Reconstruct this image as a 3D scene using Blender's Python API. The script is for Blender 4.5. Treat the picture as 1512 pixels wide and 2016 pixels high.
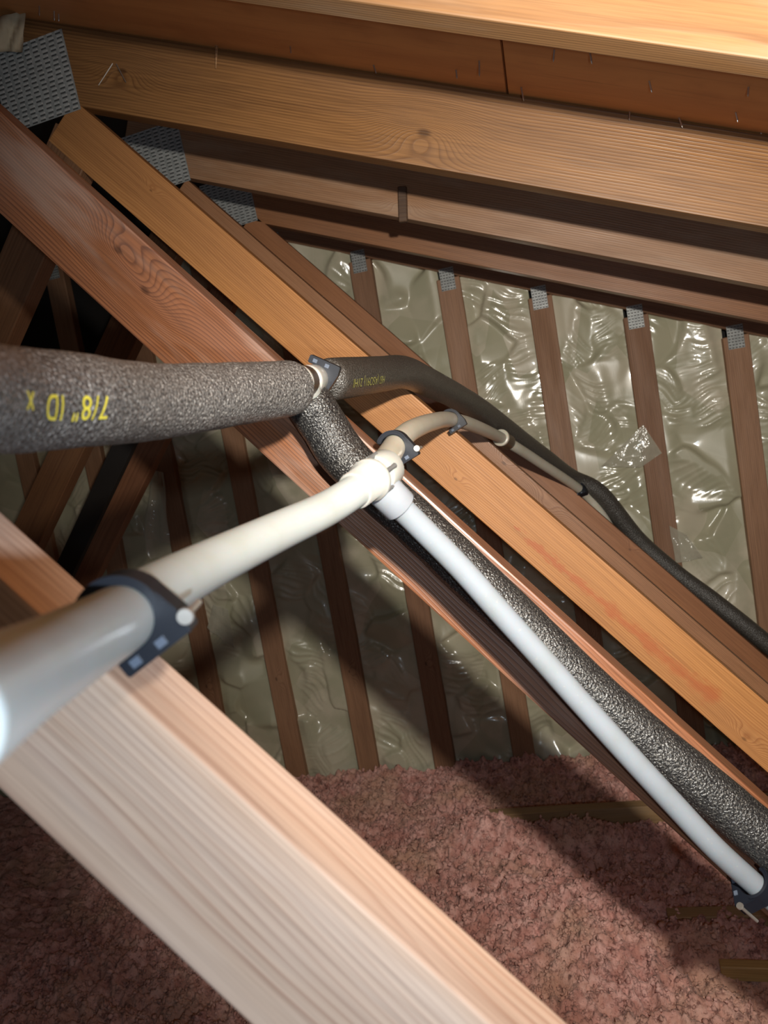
import bpy, bmesh, math, random
import numpy as np
from mathutils import Vector, Matrix

for o in list(bpy.data.objects):
    bpy.data.objects.remove(o, do_unlink=True)
scn = bpy.context.scene
COL = scn.collection
random.seed(4)

# ------------------------------------------------------------------ camera
F_PX, W_PX, H_PX = 1514.0, 1512.0, 2016.0
CX, CY = 756.0, 1008.0
_n = np.array([1072.0 - CX, 806.0 - CY, F_PX]); _Y = _n / np.linalg.norm(_n)      # depth axis of the attic in camera space
_g = np.array([2550.0, 14700.0, 1514.0]); _g = _g - _Y * (_g @ _Y); _Z = -_g / np.linalg.norm(_g)
_X = np.cross(_Y, _Z)
RW = np.array([_X, _Y, _Z])            # world = RW @ camera(x right, y down, z forward)
CAM = np.array([0.0, 0.0, 1.5])
cam_d = bpy.data.cameras.new('camera'); cam = bpy.data.objects.new('camera', cam_d); COL.objects.link(cam)
right = RW @ np.array([1, 0, 0]); down = RW @ np.array([0, 1, 0]); fwd = RW @ np.array([0, 0, 1])
m = Matrix.Identity(4)
for i in range(3):
    m[i][0] = right[i]; m[i][1] = -down[i]; m[i][2] = -fwd[i]; m[i][3] = CAM[i]
cam.matrix_world = m
cam_d.sensor_fit = 'VERTICAL'; cam_d.sensor_height = 36.0; cam_d.sensor_width = 27.0
cam_d.lens = F_PX * 36.0 / H_PX
cam_d.clip_start = 0.01
cam_d.dof.use_dof = True; cam_d.dof.focus_distance = 0.95; cam_d.dof.aperture_fstop = 11.0
scn.camera = cam

# ------------------------------------------------------------------ world, work lamp, exposure
wd = bpy.data.worlds.new('world'); scn.world = wd; wd.use_nodes = True
wd.node_tree.nodes['Background'].inputs[0].default_value = (1.0, 0.88, 0.76, 1)
wd.node_tree.nodes['Background'].inputs[1].default_value = 0.03
L_POS = CAM + right * 0.10 - down * 0.135 - fwd * 0.05          # the photographer's headlamp, just above the phone
lp = bpy.data.lights.new('headlamp', 'SPOT'); lamp = bpy.data.objects.new('headlamp', lp); COL.objects.link(lamp)
lp.energy = 82.0; lp.color = (1.0, 0.93, 0.82); lp.shadow_soft_size = 0.014
lp.spot_size = math.radians(107); lp.spot_blend = 1.0
_aim = RW @ np.array([1270 - CX, 900 - CY, F_PX]); _aim = CAM + _aim / np.linalg.norm(_aim) * 2.4
lamp.location = L_POS
lamp.rotation_euler = (Vector(_aim) - Vector(L_POS)).to_track_quat('-Z', 'Y').to_euler()
fl = bpy.data.lights.new('phone_flash', 'POINT'); flash = bpy.data.objects.new('phone_flash', fl); COL.objects.link(flash)
fl.energy = 8.5; fl.color = (0.72, 0.86, 1.0); fl.shadow_soft_size = 0.008
flash.location = CAM + right * 0.075 + down * 0.055 - fwd * 0.08
scn.view_settings.view_transform = 'Standard'; scn.view_settings.look = 'None'
scn.view_settings.gamma = 1.0; scn.view_settings.use_curve_mapping = False
scn.view_settings.exposure = 0.32

# ------------------------------------------------------------------ helpers
def at(px, py, y):
    d = RW @ np.array([px - CX, py - CY, F_PX]); return CAM + d * (y / d[1])
def atz(px, py, z):
    d = RW @ np.array([px - CX, py - CY, F_PX]); return CAM + d * ((z - CAM[2]) / d[2])
def V(a): return Vector((float(a[0]), float(a[1]), float(a[2])))

def empty(name, loc):
    o = bpy.data.objects.new(name, None); o.location = V(loc); o.empty_display_size = 0.05; COL.objects.link(o); return o
def mesh_obj(name, verts, faces, mat, parent=None, mw=None, smooth=False):
    me = bpy.data.meshes.new(name); me.from_pydata([tuple(v) for v in verts], [], faces); me.update()
    if smooth:
        me.polygons.foreach_set('use_smooth', [True] * len(me.polygons))
    return link(name, me, mat, parent, mw)
def bm_obj(name, bm, mat, parent=None, mw=None, smooth=False):
    me = bpy.data.meshes.new(name); bm.to_mesh(me); bm.free()
    if smooth:
        me.polygons.foreach_set('use_smooth', [True] * len(me.polygons))
    return link(name, me, mat, parent, mw)
def wmat(o):
    m = o.matrix_basis.copy(); p = o.parent
    while p: m = p.matrix_basis @ m; p = p.parent
    return m
def link(name, me, mat, parent=None, mw=None):
    o = bpy.data.objects.new(name, me); COL.objects.link(o)
    if mat is not None and not me.materials: me.materials.append(mat)
    mw = mw if mw is not None else Matrix.Identity(4)
    if parent is not None:
        o.parent = parent
        o.matrix_basis = wmat(parent).inverted() @ mw
    else:
        o.matrix_basis = mw
    return o
def tag(o, label=None, cat=None, group=None, kind=None):
    if label: o['label'] = label
    if cat: o['category'] = cat
    if group: o['group'] = group
    if kind: o['kind'] = kind
    return o
def box_bm(x0, x1, y0, y1, z0, z1, bev=0.0, seg=1):
    bm = bmesh.new()
    vs = [bm.verts.new(p) for p in ((x0,y0,z0),(x1,y0,z0),(x1,y1,z0),(x0,y1,z0),(x0,y0,z1),(x1,y0,z1),(x1,y1,z1),(x0,y1,z1))]
    for f in ((0,3,2,1),(4,5,6,7),(0,1,5,4),(1,2,6,5),(2,3,7,6),(3,0,4,7)): bm.faces.new([vs[i] for i in f])
    if bev > 0: bmesh.ops.bevel(bm, geom=bm.edges[:], offset=bev, segments=seg, affect='EDGES', profile=0.6)
    return bm
def add_box(bm, x0, x1, y0, y1, z0, z1, mtx=None):
    vs = []
    for p in ((x0,y0,z0),(x1,y0,z0),(x1,y1,z0),(x0,y1,z0),(x0,y0,z1),(x1,y0,z1),(x1,y1,z1),(x0,y1,z1)):
        q = Vector(p)
        vs.append(bm.verts.new(mtx @ q if mtx else q))
    for f in ((0,3,2,1),(4,5,6,7),(0,1,5,4),(1,2,6,5),(2,3,7,6),(3,0,4,7)): bm.faces.new([vs[i] for i in f])
def add_cyl(bm, p0, p1, r0, r1=None, seg=10, cap=True):
    r1 = r0 if r1 is None else r1
    p0 = Vector(p0); p1 = Vector(p1); t = (p1 - p0).normalized()
    a = t.orthogonal().normalized(); b = t.cross(a)
    A = [bm.verts.new(p0 + (a*math.cos(2*math.pi*i/seg) + b*math.sin(2*math.pi*i/seg))*r0) for i in range(seg)]
    B = [bm.verts.new(p1 + (a*math.cos(2*math.pi*i/seg) + b*math.sin(2*math.pi*i/seg))*r1) for i in range(seg)]
    for i in range(seg):
        j = (i+1) % seg; bm.faces.new((A[i], A[j], B[j], B[i]))
    if cap: bm.faces.new(A[::-1]); bm.faces.new(B)

# ---- numpy gradient noise
_rng = np.random.RandomState(11)
_perm = _rng.permutation(512); _perm = np.concatenate([_perm, _perm, _perm])
_ang = _rng.rand(512) * 2 * np.pi
def pnoise(x, y, seed=0):
    xi = np.floor(x).astype(int); yi = np.floor(y).astype(int); xf = x - xi; yf = y - yi
    def h(i, j): return _ang[_perm[(_perm[(i + seed*37) & 511] + j) & 511]]
    def gr(i, j, dx, dy):
        a = h(i, j); return np.cos(a)*dx + np.sin(a)*dy
    u = xf*xf*xf*(xf*(xf*6-15)+10); v = yf*yf*yf*(yf*(yf*6-15)+10)
    n0 = gr(xi, yi, xf, yf)*(1-u) + gr(xi+1, yi, xf-1, yf)*u
    n1 = gr(xi, yi+1, xf, yf-1)*(1-u) + gr(xi+1, yi+1, xf-1, yf-1)*u
    return (n0*(1-v) + n1*v) * 1.5

# ------------------------------------------------------------------ material building
class NT:
    def __init__(s, name):
        s.m = bpy.data.materials.new(name); s.m.use_nodes = True; s.t = s.m.node_tree
        s.b = s.t.nodes['Principled BSDF']
        s.co = s.t.nodes.new('ShaderNodeTexCoord').outputs['Object']
    def n(s, typ, ins=None, **kw):
        nd = s.t.nodes.new(typ)
        for k, v in kw.items(): setattr(nd, k, v)
        for k, v in (ins or {}).items():
            if isinstance(v, bpy.types.NodeSocket): s.t.links.new(v, nd.inputs[k])
            else: nd.inputs[k].default_value = v
        return nd
    def math(s, op, a, b=None, c=None):
        ins = {0: a}
        if b is not None: ins[1] = b
        if c is not None: ins[2] = c
        return s.n('ShaderNodeMath', ins, operation=op).outputs[0]
    def vm(s, op, a, b):
        nd = s.n('ShaderNodeVectorMath', {0: a, 1: b}, operation=op)
        return nd.outputs['Value'] if op in ('DISTANCE', 'LENGTH', 'DOT_PRODUCT') else nd.outputs[0]
    def mapping(s, scale, loc=(0, 0, 0), vec=None, rot=(0, 0, 0)):
        return s.n('ShaderNodeMapping', {'Vector': vec or s.co, 'Location': loc, 'Rotation': rot, 'Scale': scale}).outputs[0]
    def noise(s, vec, scale, detail=3.0, rough=0.55, out='Fac'):
        return s.n('ShaderNodeTexNoise', {'Vector': vec, 'Scale': scale, 'Detail': detail, 'Roughness': rough}).outputs[out]
    def ramp(s, fac, stops, interp='LINEAR'):
        nd = s.n('ShaderNodeValToRGB', {0: fac}); cr = nd.color_ramp; cr.interpolation = interp
        while len(cr.elements) > 1: cr.elements.remove(cr.elements[-1])
        for i, (p, c) in enumerate(stops):
            e = cr.elements[0] if i == 0 else cr.elements.new(p)
            e.position = p; e.color = (*c, 1) if len(c) == 3 else c
        return nd.outputs[0]
    def mix(s, fac, a, b, mode='MIX'):
        nd = s.t.nodes.new('ShaderNodeMix'); nd.data_type = 'RGBA'; nd.blend_type = mode
        for i, v in ((0, fac), (6, a), (7, b)):
            if isinstance(v, bpy.types.NodeSocket): s.t.links.new(v, nd.inputs[i])
            else: nd.inputs[i].default_value = v if i == 0 else ((*v, 1) if len(v) == 3 else v)
        return nd.outputs[2]
    def maprange(s, v, a, b, c=0.0, d=1.0, smooth=True):
        nd = s.n('ShaderNodeMapRange', {'Value': v, 'From Min': a, 'From Max': b, 'To Min': c, 'To Max': d})
        if smooth: nd.interpolation_type = 'SMOOTHSTEP'
        return nd.outputs[0]
    def bump(s, h, strength, dist, prev=None):
        ins = {'Height': h, 'Strength': strength, 'Distance': dist}
        if prev is not None: ins['Normal'] = prev
        return s.n('ShaderNodeBump', ins).outputs[0]
    def set(s, **kw):
        names = {'color': 'Base Color', 'rough': 'Roughness', 'metal': 'Metallic', 'normal': 'Normal', 'spec': 'Specular IOR Level',
                 'coat': 'Coat Weight', 'coat_rough': 'Coat Roughness', 'sss': 'Subsurface Weight', 'sss_scale': 'Subsurface Scale',
                 'trans': 'Transmission Weight', 'alpha': 'Alpha', 'sheen': 'Sheen Weight'}
        for k, v in kw.items():
            i = s.b.inputs[names[k]]
            if isinstance(v, bpy.types.NodeSocket): s.t.links.new(v, i)
            elif k == 'color': i.default_value = (*v, 1)
            else: i.default_value = v
        return s.m

def wood(name, early, late, seed=0, ring=0.0055, centre=(-0.03, -0.04), knots=(), rough=0.55, contrast=0.75,
         streak=None, streak_col=(0.34, 0.085, 0.028), weather=None, stain=None, wob=0.016, spec=0.4, vary=0.45):
    """sawn softwood: x runs along the grain, growth rings about an axis off the board, knots bend the rings"""
    t = NT(name)
    loc = (seed * 3.71, seed * 1.37, seed * 2.11)
    sep = t.n('ShaderNodeSeparateXYZ', {0: t.co}); x, y, z = sep.outputs
    w1 = t.math('SUBTRACT', t.noise(t.mapping((1.6, 8, 8), loc), 1.0, 2.0), 0.5)
    w2 = t.math('SUBTRACT', t.noise(t.mapping((9, 45, 45), loc), 1.0, 2.0), 0.5)
    dy = t.math('SUBTRACT', y, centre[0]); dz = t.math('SUBTRACT', z, centre[1])
    dz = t.math('ADD', dz, t.math('MULTIPLY', w1, 0.03))
    r = t.math('SQRT', t.math('ADD', t.math('MULTIPLY', dy, dy), t.math('MULTIPLY', dz, dz)))
    r = t.math('ADD', r, t.math('MULTIPLY', w1, wob)); r = t.math('ADD', r, t.math('MULTIPLY', w2, wob * 0.09))
    core = None
    for (kx, kz, kr) in knots:
        v = t.vm('MULTIPLY', t.vm('SUBTRACT', t.co, (kx, 0, kz)), (0.5, 0.0, 1.0))
        d = t.vm('LENGTH', v, (0, 0, 0))
        e = t.math('EXPONENT', t.math('MULTIPLY', t.math('POWER', t.math('DIVIDE', d, kr * 1.9), 2.0), -1.0))
        r = t.math('ADD', r, t.math('MULTIPLY', e, kr * 2.4))
        k = t.maprange(t.math('ADD', d, t.math('MULTIPLY', w2, kr * 0.5)), kr * 0.45, kr * 0.15)
        core = k if core is None else t.math('MAXIMUM', core, k)
    fr = t.math('FRACT', t.math('DIVIDE', r, ring))
    g = t.ramp(fr, [(0.0, (0.10,)*3), (0.30, (0.02,)*3), (0.62, (0.35,)*3), (0.84, (1,)*3), (0.93, (1,)*3), (1.0, (0.10,)*3)])
    amp = t.maprange(t.noise(t.mapping((1.2, 14, 14), (loc[1], loc[2], loc[0])), 1.0, 2.0), 0.3, 0.7, contrast * vary, contrast)
    c = t.mix(t.math('MULTIPLY', g, amp), early, late)
    fib = t.noise(t.mapping((9, 380, 380), loc), 1.0, 3.0, 0.65)
    c = t.mix(t.maprange(fib, 0.35, 0.75, 0.0, 0.42), c, tuple(v * 0.55 for v in late))
    bl = t.noise(t.mapping((2.2, 13, 13), (loc[2], loc[0], 5)), 1.0, 3.0)
    c = t.mix(t.maprange(bl, 0.35, 0.75, 0.0, 0.55), c, t.mix(0.5, c, stain or tuple(v * 0.6 for v in late)))
    if core is not None:
        c = t.mix(t.math('MULTIPLY', core, 0.65), c, tuple(v * 0.35 for v in late))
    if streak:
        (x0, z0, x1, z1, sw) = streak
        dv = (x1 - x0, 0, z1 - z0); L2 = dv[0]**2 + dv[2]**2
        pr = t.vm('SUBTRACT', t.co, (x0, 0, z0))
        u = t.n('ShaderNodeClamp', {0: t.math('DIVIDE', t.vm('DOT_PRODUCT', pr, dv), L2)}).outputs[0]
        q = t.n('ShaderNodeVectorMath', {0: dv, 'Scale': u}, operation='SCALE').outputs[0]
        dd = t.vm('LENGTH', t.vm('MULTIPLY', t.vm('SUBTRACT', pr, q), (1, 0, 1)), (0, 0, 0))
        nz = t.noise(t.mapping((26, 60, 60), loc), 1.0, 4.0, 0.65)
        dd = t.math('ADD', dd, t.math('MULTIPLY', t.math('SUBTRACT', nz, 0.5), sw * 2.2))
        dd = t.math('DIVIDE', dd, t.math('ADD', t.math('MULTIPLY', u, 0.85), 0.22))
        c = t.mix(t.maprange(dd, sw, 0.0, 0.0, 0.68), c, streak_col)
    if weather:                                      # greyed, dusty skin with its own patchy outline
        wn = t.noise(t.mapping((4, 22, 22), (1, loc[0], loc[1])), 1.0, 4.0, 0.6)
        c = t.mix(t.maprange(wn, 0.45, 0.72, 0.0, weather[1]), c, weather[0])
    nb = t.bump(fib, 0.25, 0.0006); nb = t.bump(g, 0.25, 0.0005, nb)
    rg = t.maprange(bl, 0.3, 0.7, rough - 0.1, rough + 0.12)
    return t.set(color=c, rough=rg, normal=nb, spec=spec)

def metal_plate():
    t = NT('galvanised_steel')
    n = t.noise(t.mapping((1, 1, 1)), 55.0, 3.0)
    c = t.mix(t.maprange(n, 0.35, 0.7), (0.27, 0.285, 0.285), (0.38, 0.395, 0.39))
    r = t.noise(t.mapping((1, 1, 1), (4, 4, 4)), 22.0, 4.0)
    c = t.mix(t.maprange(r, 0.62, 0.78, 0, 0.5), c, (0.30, 0.22, 0.15))
    return t.set(color=c, metal=0.25, rough=0.45)
def simple(name, col, rough=0.5, metal=0.0, spec=0.5, **kw):
    t = NT(name); n = t.noise(t.co, 60.0, 3.0)
    c = t.mix(t.maprange(n, 0.3, 0.75, 0.0, 0.35), col, tuple(v * 0.75 for v in col))
    return t.set(color=c, rough=rough, metal=metal, spec=spec, **kw)
def foam_mat(name='grey_foam_skin', lo=(0.026, 0.025, 0.026), mid=(0.150, 0.146, 0.142), hi=(0.50, 0.49, 0.47)):
    t = NT(name)
    n1 = t.noise(t.co, 430.0, 2.0, 0.5); n2 = t.noise(t.co, 700.0, 2.0, 0.6)
    vo = t.n('ShaderNodeTexVoronoi', {'Vector': t.co, 'Scale': 420.0}).outputs['Distance']
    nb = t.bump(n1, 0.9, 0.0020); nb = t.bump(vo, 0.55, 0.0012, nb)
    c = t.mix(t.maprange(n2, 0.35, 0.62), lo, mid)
    c = t.mix(t.maprange(n2, 0.60, 0.72), c, hi)  # pale speckles paint glints into the skin colour
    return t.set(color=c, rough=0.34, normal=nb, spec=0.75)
def film_mat():
    t = NT('insulation_film')
    big = t.n('ShaderNodeTexVoronoi', {'Vector': t.mapping((7, 7, 5)), 'Scale': 1.0}).outputs['Color']
    sp = t.n('ShaderNodeSeparateColor', {0: big})
    n = t.noise(t.mapping((1, 1, 1)), 9.0, 4.0)
    c = t.mix(t.maprange(sp.outputs[0], 0.2, 0.8), (0.47, 0.445, 0.315), (0.61, 0.555, 0.425))
    c = t.mix(t.maprange(n, 0.35, 0.7, 0.0, 0.7), c, (0.40, 0.395, 0.27))
    w = t.noise(t.mapping((220, 220, 40), (0, 0, 0), None, (0, 0.4, 0)), 1.0, 2.0)
    nb = t.bump(w, 0.10, 0.001)
    r = t.maprange(sp.outputs[1], 0.1, 0.9, 0.20, 0.45)
    return t.set(color=c, rough=r, normal=nb, spec=0.7, coat=0.35, coat_rough=0.10)
def clear_film_mat():
    t = NT('clear_torn_film')
    nb = t.bump(t.noise(t.co, 40.0, 3.0), 0.5, 0.01)
    return t.set(color=(0.62, 0.60, 0.48), rough=0.14, normal=nb, spec=0.9, alpha=0.55, coat=0.6, coat_rough=0.08)
def pex_mat(name, col):
    t = NT(name)
    n = t.noise(t.co, 34.0, 4.0); n2 = t.noise(t.co, 210.0, 3.0)
    c = t.mix(t.maprange(n, 0.42, 0.8, 0, 0.5), col, (col[0]*0.86, col[1]*0.84, col[2]*0.74))
    c = t.mix(t.maprange(n2, 0.64, 0.74, 0, 0.25), c, (0.40, 0.37, 0.30))
    return t.set(color=c, rough=0.36, spec=0.45, sss=0.35, sss_scale=0.006)
def fluff_mat():
    t = NT('pink_blown_fibre')
    n = t.noise(t.co, 26.0, 5.0, 0.65); n2 = t.noise(t.mapping((1, 1, 1), (7, 3, 1)), 5.0, 3.0); n3 = t.noise(t.co, 170.0, 3.0, 0.6)
    c = t.mix(t.maprange(n, 0.35, 0.7), (0.55, 0.265, 0.22), (0.86, 0.52, 0.46))
    c = t.mix(t.maprange(n2, 0.45, 0.72, 0, 0.65), c, (0.60, 0.38, 0.26))
    c = t.mix(t.maprange(n3, 0.58, 0.72, 0, 0.6), c, (0.16, 0.065, 0.055))
    n4 = t.noise(t.mapping((1, 1, 1), (2, 9, 4)), 62.0, 4.0, 0.7)
    c = t.mix(t.maprange(n4, 0.52, 0.66, 0, 0.72), c, (0.13, 0.05, 0.042))  # shade in the pores between clumps, painted as dark spots
    nb = t.bump(n3, 0.8, 0.004)
    return t.set(color=c, rough=0.95, normal=nb, spec=0.1, sheen=0.15)
def ply_mat():
    t = NT('roof_plywood')
    n = t.noise(t.mapping((2.5, 14, 8), (3, 1, 2)), 1.0, 4.0, 0.6); n2 = t.noise(t.mapping((3, 3, 3)), 3.0, 3.0); n3 = t.noise(t.mapping((6, 160, 60)), 1.0, 3.0)
    c = t.mix(t.maprange(n, 0.3, 0.7), (0.66, 0.30, 0.105), (0.53, 0.225, 0.078))
    c = t.mix(t.maprange(n2, 0.5, 0.75, 0, 0.5), c, (0.40, 0.15, 0.052))
    c = t.mix(t.maprange(n3, 0.55, 0.8, 0, 0.3), c, (0.13, 0.05, 0.022))
    return t.set(color=c, rough=0.6, normal=t.bump(n3, 0.2, 0.0006), spec=0.3)

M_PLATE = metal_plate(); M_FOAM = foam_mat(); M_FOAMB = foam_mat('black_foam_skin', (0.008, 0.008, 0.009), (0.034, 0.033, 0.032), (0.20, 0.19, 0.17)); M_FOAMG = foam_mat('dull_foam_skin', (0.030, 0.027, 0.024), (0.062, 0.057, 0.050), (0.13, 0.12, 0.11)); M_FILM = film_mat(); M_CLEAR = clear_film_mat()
M_PEX = pex_mat('white_pex', (0.345, 0.37, 0.365)); M_RING = pex_mat('white_ring', (0.30, 0.30, 0.283)); M_FAR = pex_mat('dusty_pex', (0.48, 0.455, 0.38))
M_FLUFF = fluff_mat(); M_PLY = ply_mat()
M_CLAMP = simple('black_clamp_plastic', (0.009, 0.011, 0.017), 0.40, 0.0, 0.38)
M_SLOT = simple('clamp_rib_plastic', (0.10, 0.12, 0.16), 0.22, 0.0, 0.8)
M_CLIP = simple('grey_stop_clip', (0.10, 0.10, 0.10), 0.5)
M_NAIL = simple('nail_steel', (0.62, 0.58, 0.53), 0.35, 0.85)
M_DARK = simple('void_black', (0.012, 0.010, 0.009), 0.9)  # near-black that paints the unlit dark behind the framing
M_INK = simple('yellow_ink', (0.62, 0.55, 0.06), 0.5)
M_INK2 = simple('faded_yellow_ink', (0.26, 0.25, 0.07), 0.6)
M_PAPER = simple('torn_paper', (0.46, 0.37, 0.25), 0.8)

# ------------------------------------------------------------------ timber builder
def frame(x, y, z, deg):
    """local x along the timber (deg in the truss plane), local y into the attic, local z across the wide face"""
    return Matrix.Translation((x, y, z)) @ Matrix.Rotation(math.radians(-deg), 4, 'Y')
def loc_px(mw, px, py, y):
    p = mw.inverted() @ V(at(px, py, y)); return (p.x, p.z)
def timber(name, mw, length, w, t, mat, parent, bev=0.0022, top=True, x0=0.0):
    z0, z1 = (-w, 0.0) if top else (0.0, w)
    bm = box_bm(x0, x0 + length, 0, t, z0, z1, bev, 2)
    return bm_obj(name, bm, mat, parent, mw)
def line_from_px(a, b, y):
    p, q = at(*a, y), at(*b, y); return p, q, math.degrees(math.atan2(q[2]-p[2], q[0]-p[0]))

T = 0.038
Y0, Y1, Y2, Y3, Y4, YW = 0.28, 0.77, 1.23, 1.64, 2.05, 2.50
ROOF_DEG = -22.65
FLOOR_Z = 0.335

def chord_z(x): return 2.117 + math.tan(math.radians(ROOF_DEG)) * (x + 0.65)       # underside of the deep top chords
CH = 0.122
ROOF_UP = CH / math.cos(math.radians(ROOF_DEG))

# ------------------------------------------------------------------ roof deck
ceil = empty('ceiling', (-0.8, 0.0, chord_z(-0.8) + ROOF_UP)); tag(ceil, kind='structure')
ca = math.cos(math.radians(ROOF_DEG))
def roof_frame(x): return frame(x, 0.0, chord_z(x) + ROOF_UP, ROOF_DEG)
def on_roof(px, py):
    d = RW @ np.array([px - CX, py - CY, F_PX])
    nrm = np.array([-math.sin(math.radians(ROOF_DEG)), 0, math.cos(math.radians(ROOF_DEG))])
    p0 = np.array([0, 0, chord_z(0) + ROOF_UP]); return CAM + d * (((p0 - CAM) @ nrm) / (d @ nrm))
seam = on_roof(992, 130)[0]
for (xa, xb, ya, yb) in ((-0.84, seam - 0.0015, -0.35, 2.56), (seam + 0.0015, 1.9, -0.35, 2.56)):
    bm = box_bm(0, (xb - xa) / ca, ya, yb, 0.0, 0.012, 0.001)
    bm_obj('plywood_panel', bm, M_PLY, ceil, roof_frame(xa))
bm_obj('dark_void_panel', box_bm(0, 1.2, -0.35, 2.56, 0.0, 0.006), M_DARK, ceil, roof_frame(-0.845 - 1.2 * ca))  # added black sheet, stands in for the dark void past the deck
# shingle nails poking through the deck
rn = random.Random(7)
nb_mesh = None
for (px, py) in ((78, 12), (107, 22), (116, 28), (572, 92), (898, 138), (944, 120), (1026, 172), (1092, 98), (1240, 220), (1336, 232), (1278, 160), (1474, 172), (1448, 222), (1498, 262), (735, 128), (1160, 96)):
    p = on_roof(px, py)
    bm = bmesh.new(); dx, dy = rn.uniform(-.25, .25), rn.uniform(-.25, .25); L = rn.uniform(.010, .020)
    add_cyl(bm, (0, 0, 0.002), (dx*L, dy*L, -L*0.8), 0.0013, 0.0012, 6); add_cyl(bm, (dx*L, dy*L, -L*0.8), (dx*L*1.2, dy*L*1.2, -L), 0.0012, 0.0002, 6)
    bm_obj('nail', bm, M_NAIL, ceil, Matrix.Translation(V(p)))

# ------------------------------------------------------------------ end wall: studs, insulation bays
PITCH = 0.2722
wall = empty('wall_back', (0.0, YW, FLOOR_Z - 0.05)); tag(wall, kind='structure')
bm = box_bm(-3.2, 2.0, YW + 0.095, YW + 0.11, 0.2, 2.95)
bm_obj('wall_sheathing', bm, M_DARK, wall)  # board coloured black to paint the dark above the short left batts
ST_W = 0.073
M_STUD = [wood('stud_wood_%d' % i, c1, c2, 20 + i, 0.0045, (-0.03, 0.02), ((0.5, -0.03, 0.012),), 0.6, 0.6) for i, (c1, c2) in enumerate(
    (((0.36, 0.195, 0.108), (0.19, 0.088, 0.046)), ((0.32, 0.17, 0.095), (0.17, 0.08, 0.043)), ((0.40, 0.22, 0.125), (0.21, 0.10, 0.054))))]
def wall_top(x): return chord_z(x) + ROOF_UP - 0.006 - 0.088 / ca
stud_x = [0.0 + PITCH * k for k in range(-9, 5)]
def plate_mesh(w, h, nx, ny, tw, th):
    """toothed connector plate lying in the xz plane, facing -y: the plate, and its punched teeth (dark slot, bright curled lips)"""
    b1 = box_bm(0, w, 0, 0.0016, 0, h, 0.0004)
    b2 = bmesh.new()
    for i in range(nx):
        for j in range(ny):
            x = w * (i + 0.5) / nx + (0.0007 if j % 2 else -0.0007); z = h * (j + 0.5) / ny
            f = b2.faces.new([b2.verts.new(p) for p in ((x - tw*0.46, -0.00015, z - th*0.32), (x + tw*0.46, -0.00015, z - th*0.32), (x + tw*0.46, -0.00015, z + th*0.32), (x - tw*0.46, -0.00015, z + th*0.32))])
            f.material_index = 1
            zz = z + th * 0.22
            vs = [b2.verts.new(p) for p in ((x - tw/2, -0.0002, zz - th*0.2), (x + tw/2, -0.0002, zz - th*0.2), (x + tw/2, -0.0002, zz + th*0.2), (x - tw/2, -0.0002, zz + th*0.2),
                                           (x - tw*0.36, -0.0021, zz - th*0.08), (x + tw*0.36, -0.0021, zz - th*0.08), (x + tw*0.36, -0.0021, zz + th*0.1), (x - tw*0.36, -0.0021, zz + th*0.1))]
            for q in ((4, 5, 6, 7), (0, 1, 5, 4), (1, 2, 6, 5), (2, 3, 7, 6), (3, 0, 4, 7)): b2.faces.new([vs[k] for k in q])
    return b1, b2
M_TOOTH = simple('bright_tooth_steel', (0.52, 0.53, 0.52), 0.35, 0.3); M_SLOTDARK = simple('slot_shadow_steel', (0.05, 0.05, 0.05), 0.7)
sp1, sp2 = plate_mesh(0.046, 0.07, 5, 8, 0.0062, 0.0068)
sp1m = bpy.data.meshes.new('stud_plate'); sp1.to_mesh(sp1m); sp1.free(); sp1m.materials.append(M_PLATE)
sp2m = bpy.data.meshes.new('plate_teeth'); sp2.to_mesh(sp2m); sp2.free(); sp2m.materials.append(M_TOOTH); sp2m.materials.append(M_SLOTDARK)
for k, x in enumerate(stud_x):
    zt = wall_top(x + ST_W)
    zt = min(zt, 2.28)
    mw = Matrix.Translation((x, YW, 0.22)) @ Matrix.Rotation(math.radians(-90), 4, 'Y')
    L = zt - 0.22
    st = bm_obj('stud', box_bm(0, L, 0, T, -ST_W, 0, 0.002, 1), M_STUD[k % 3], wall, mw)
    mpl = Matrix.Translation((x + 0.012, YW - 0.0017, zt - 0.038))
    bmj = link('stud_plate', sp1m, None, st, mpl)
    tj = link('plate_teeth', sp2m, None, st, mpl); tj['kind'] = 'stuff'
# top chord of the end truss
x_a = -0.8
mw = frame(x_a, YW, wall_top(x_a), ROOF_DEG)
bm_obj('end_wall_chord', box_bm(0, 2.9, 0, T, 0, 0.088, 0.002), M_STUD[1], wall, mw)

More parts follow.
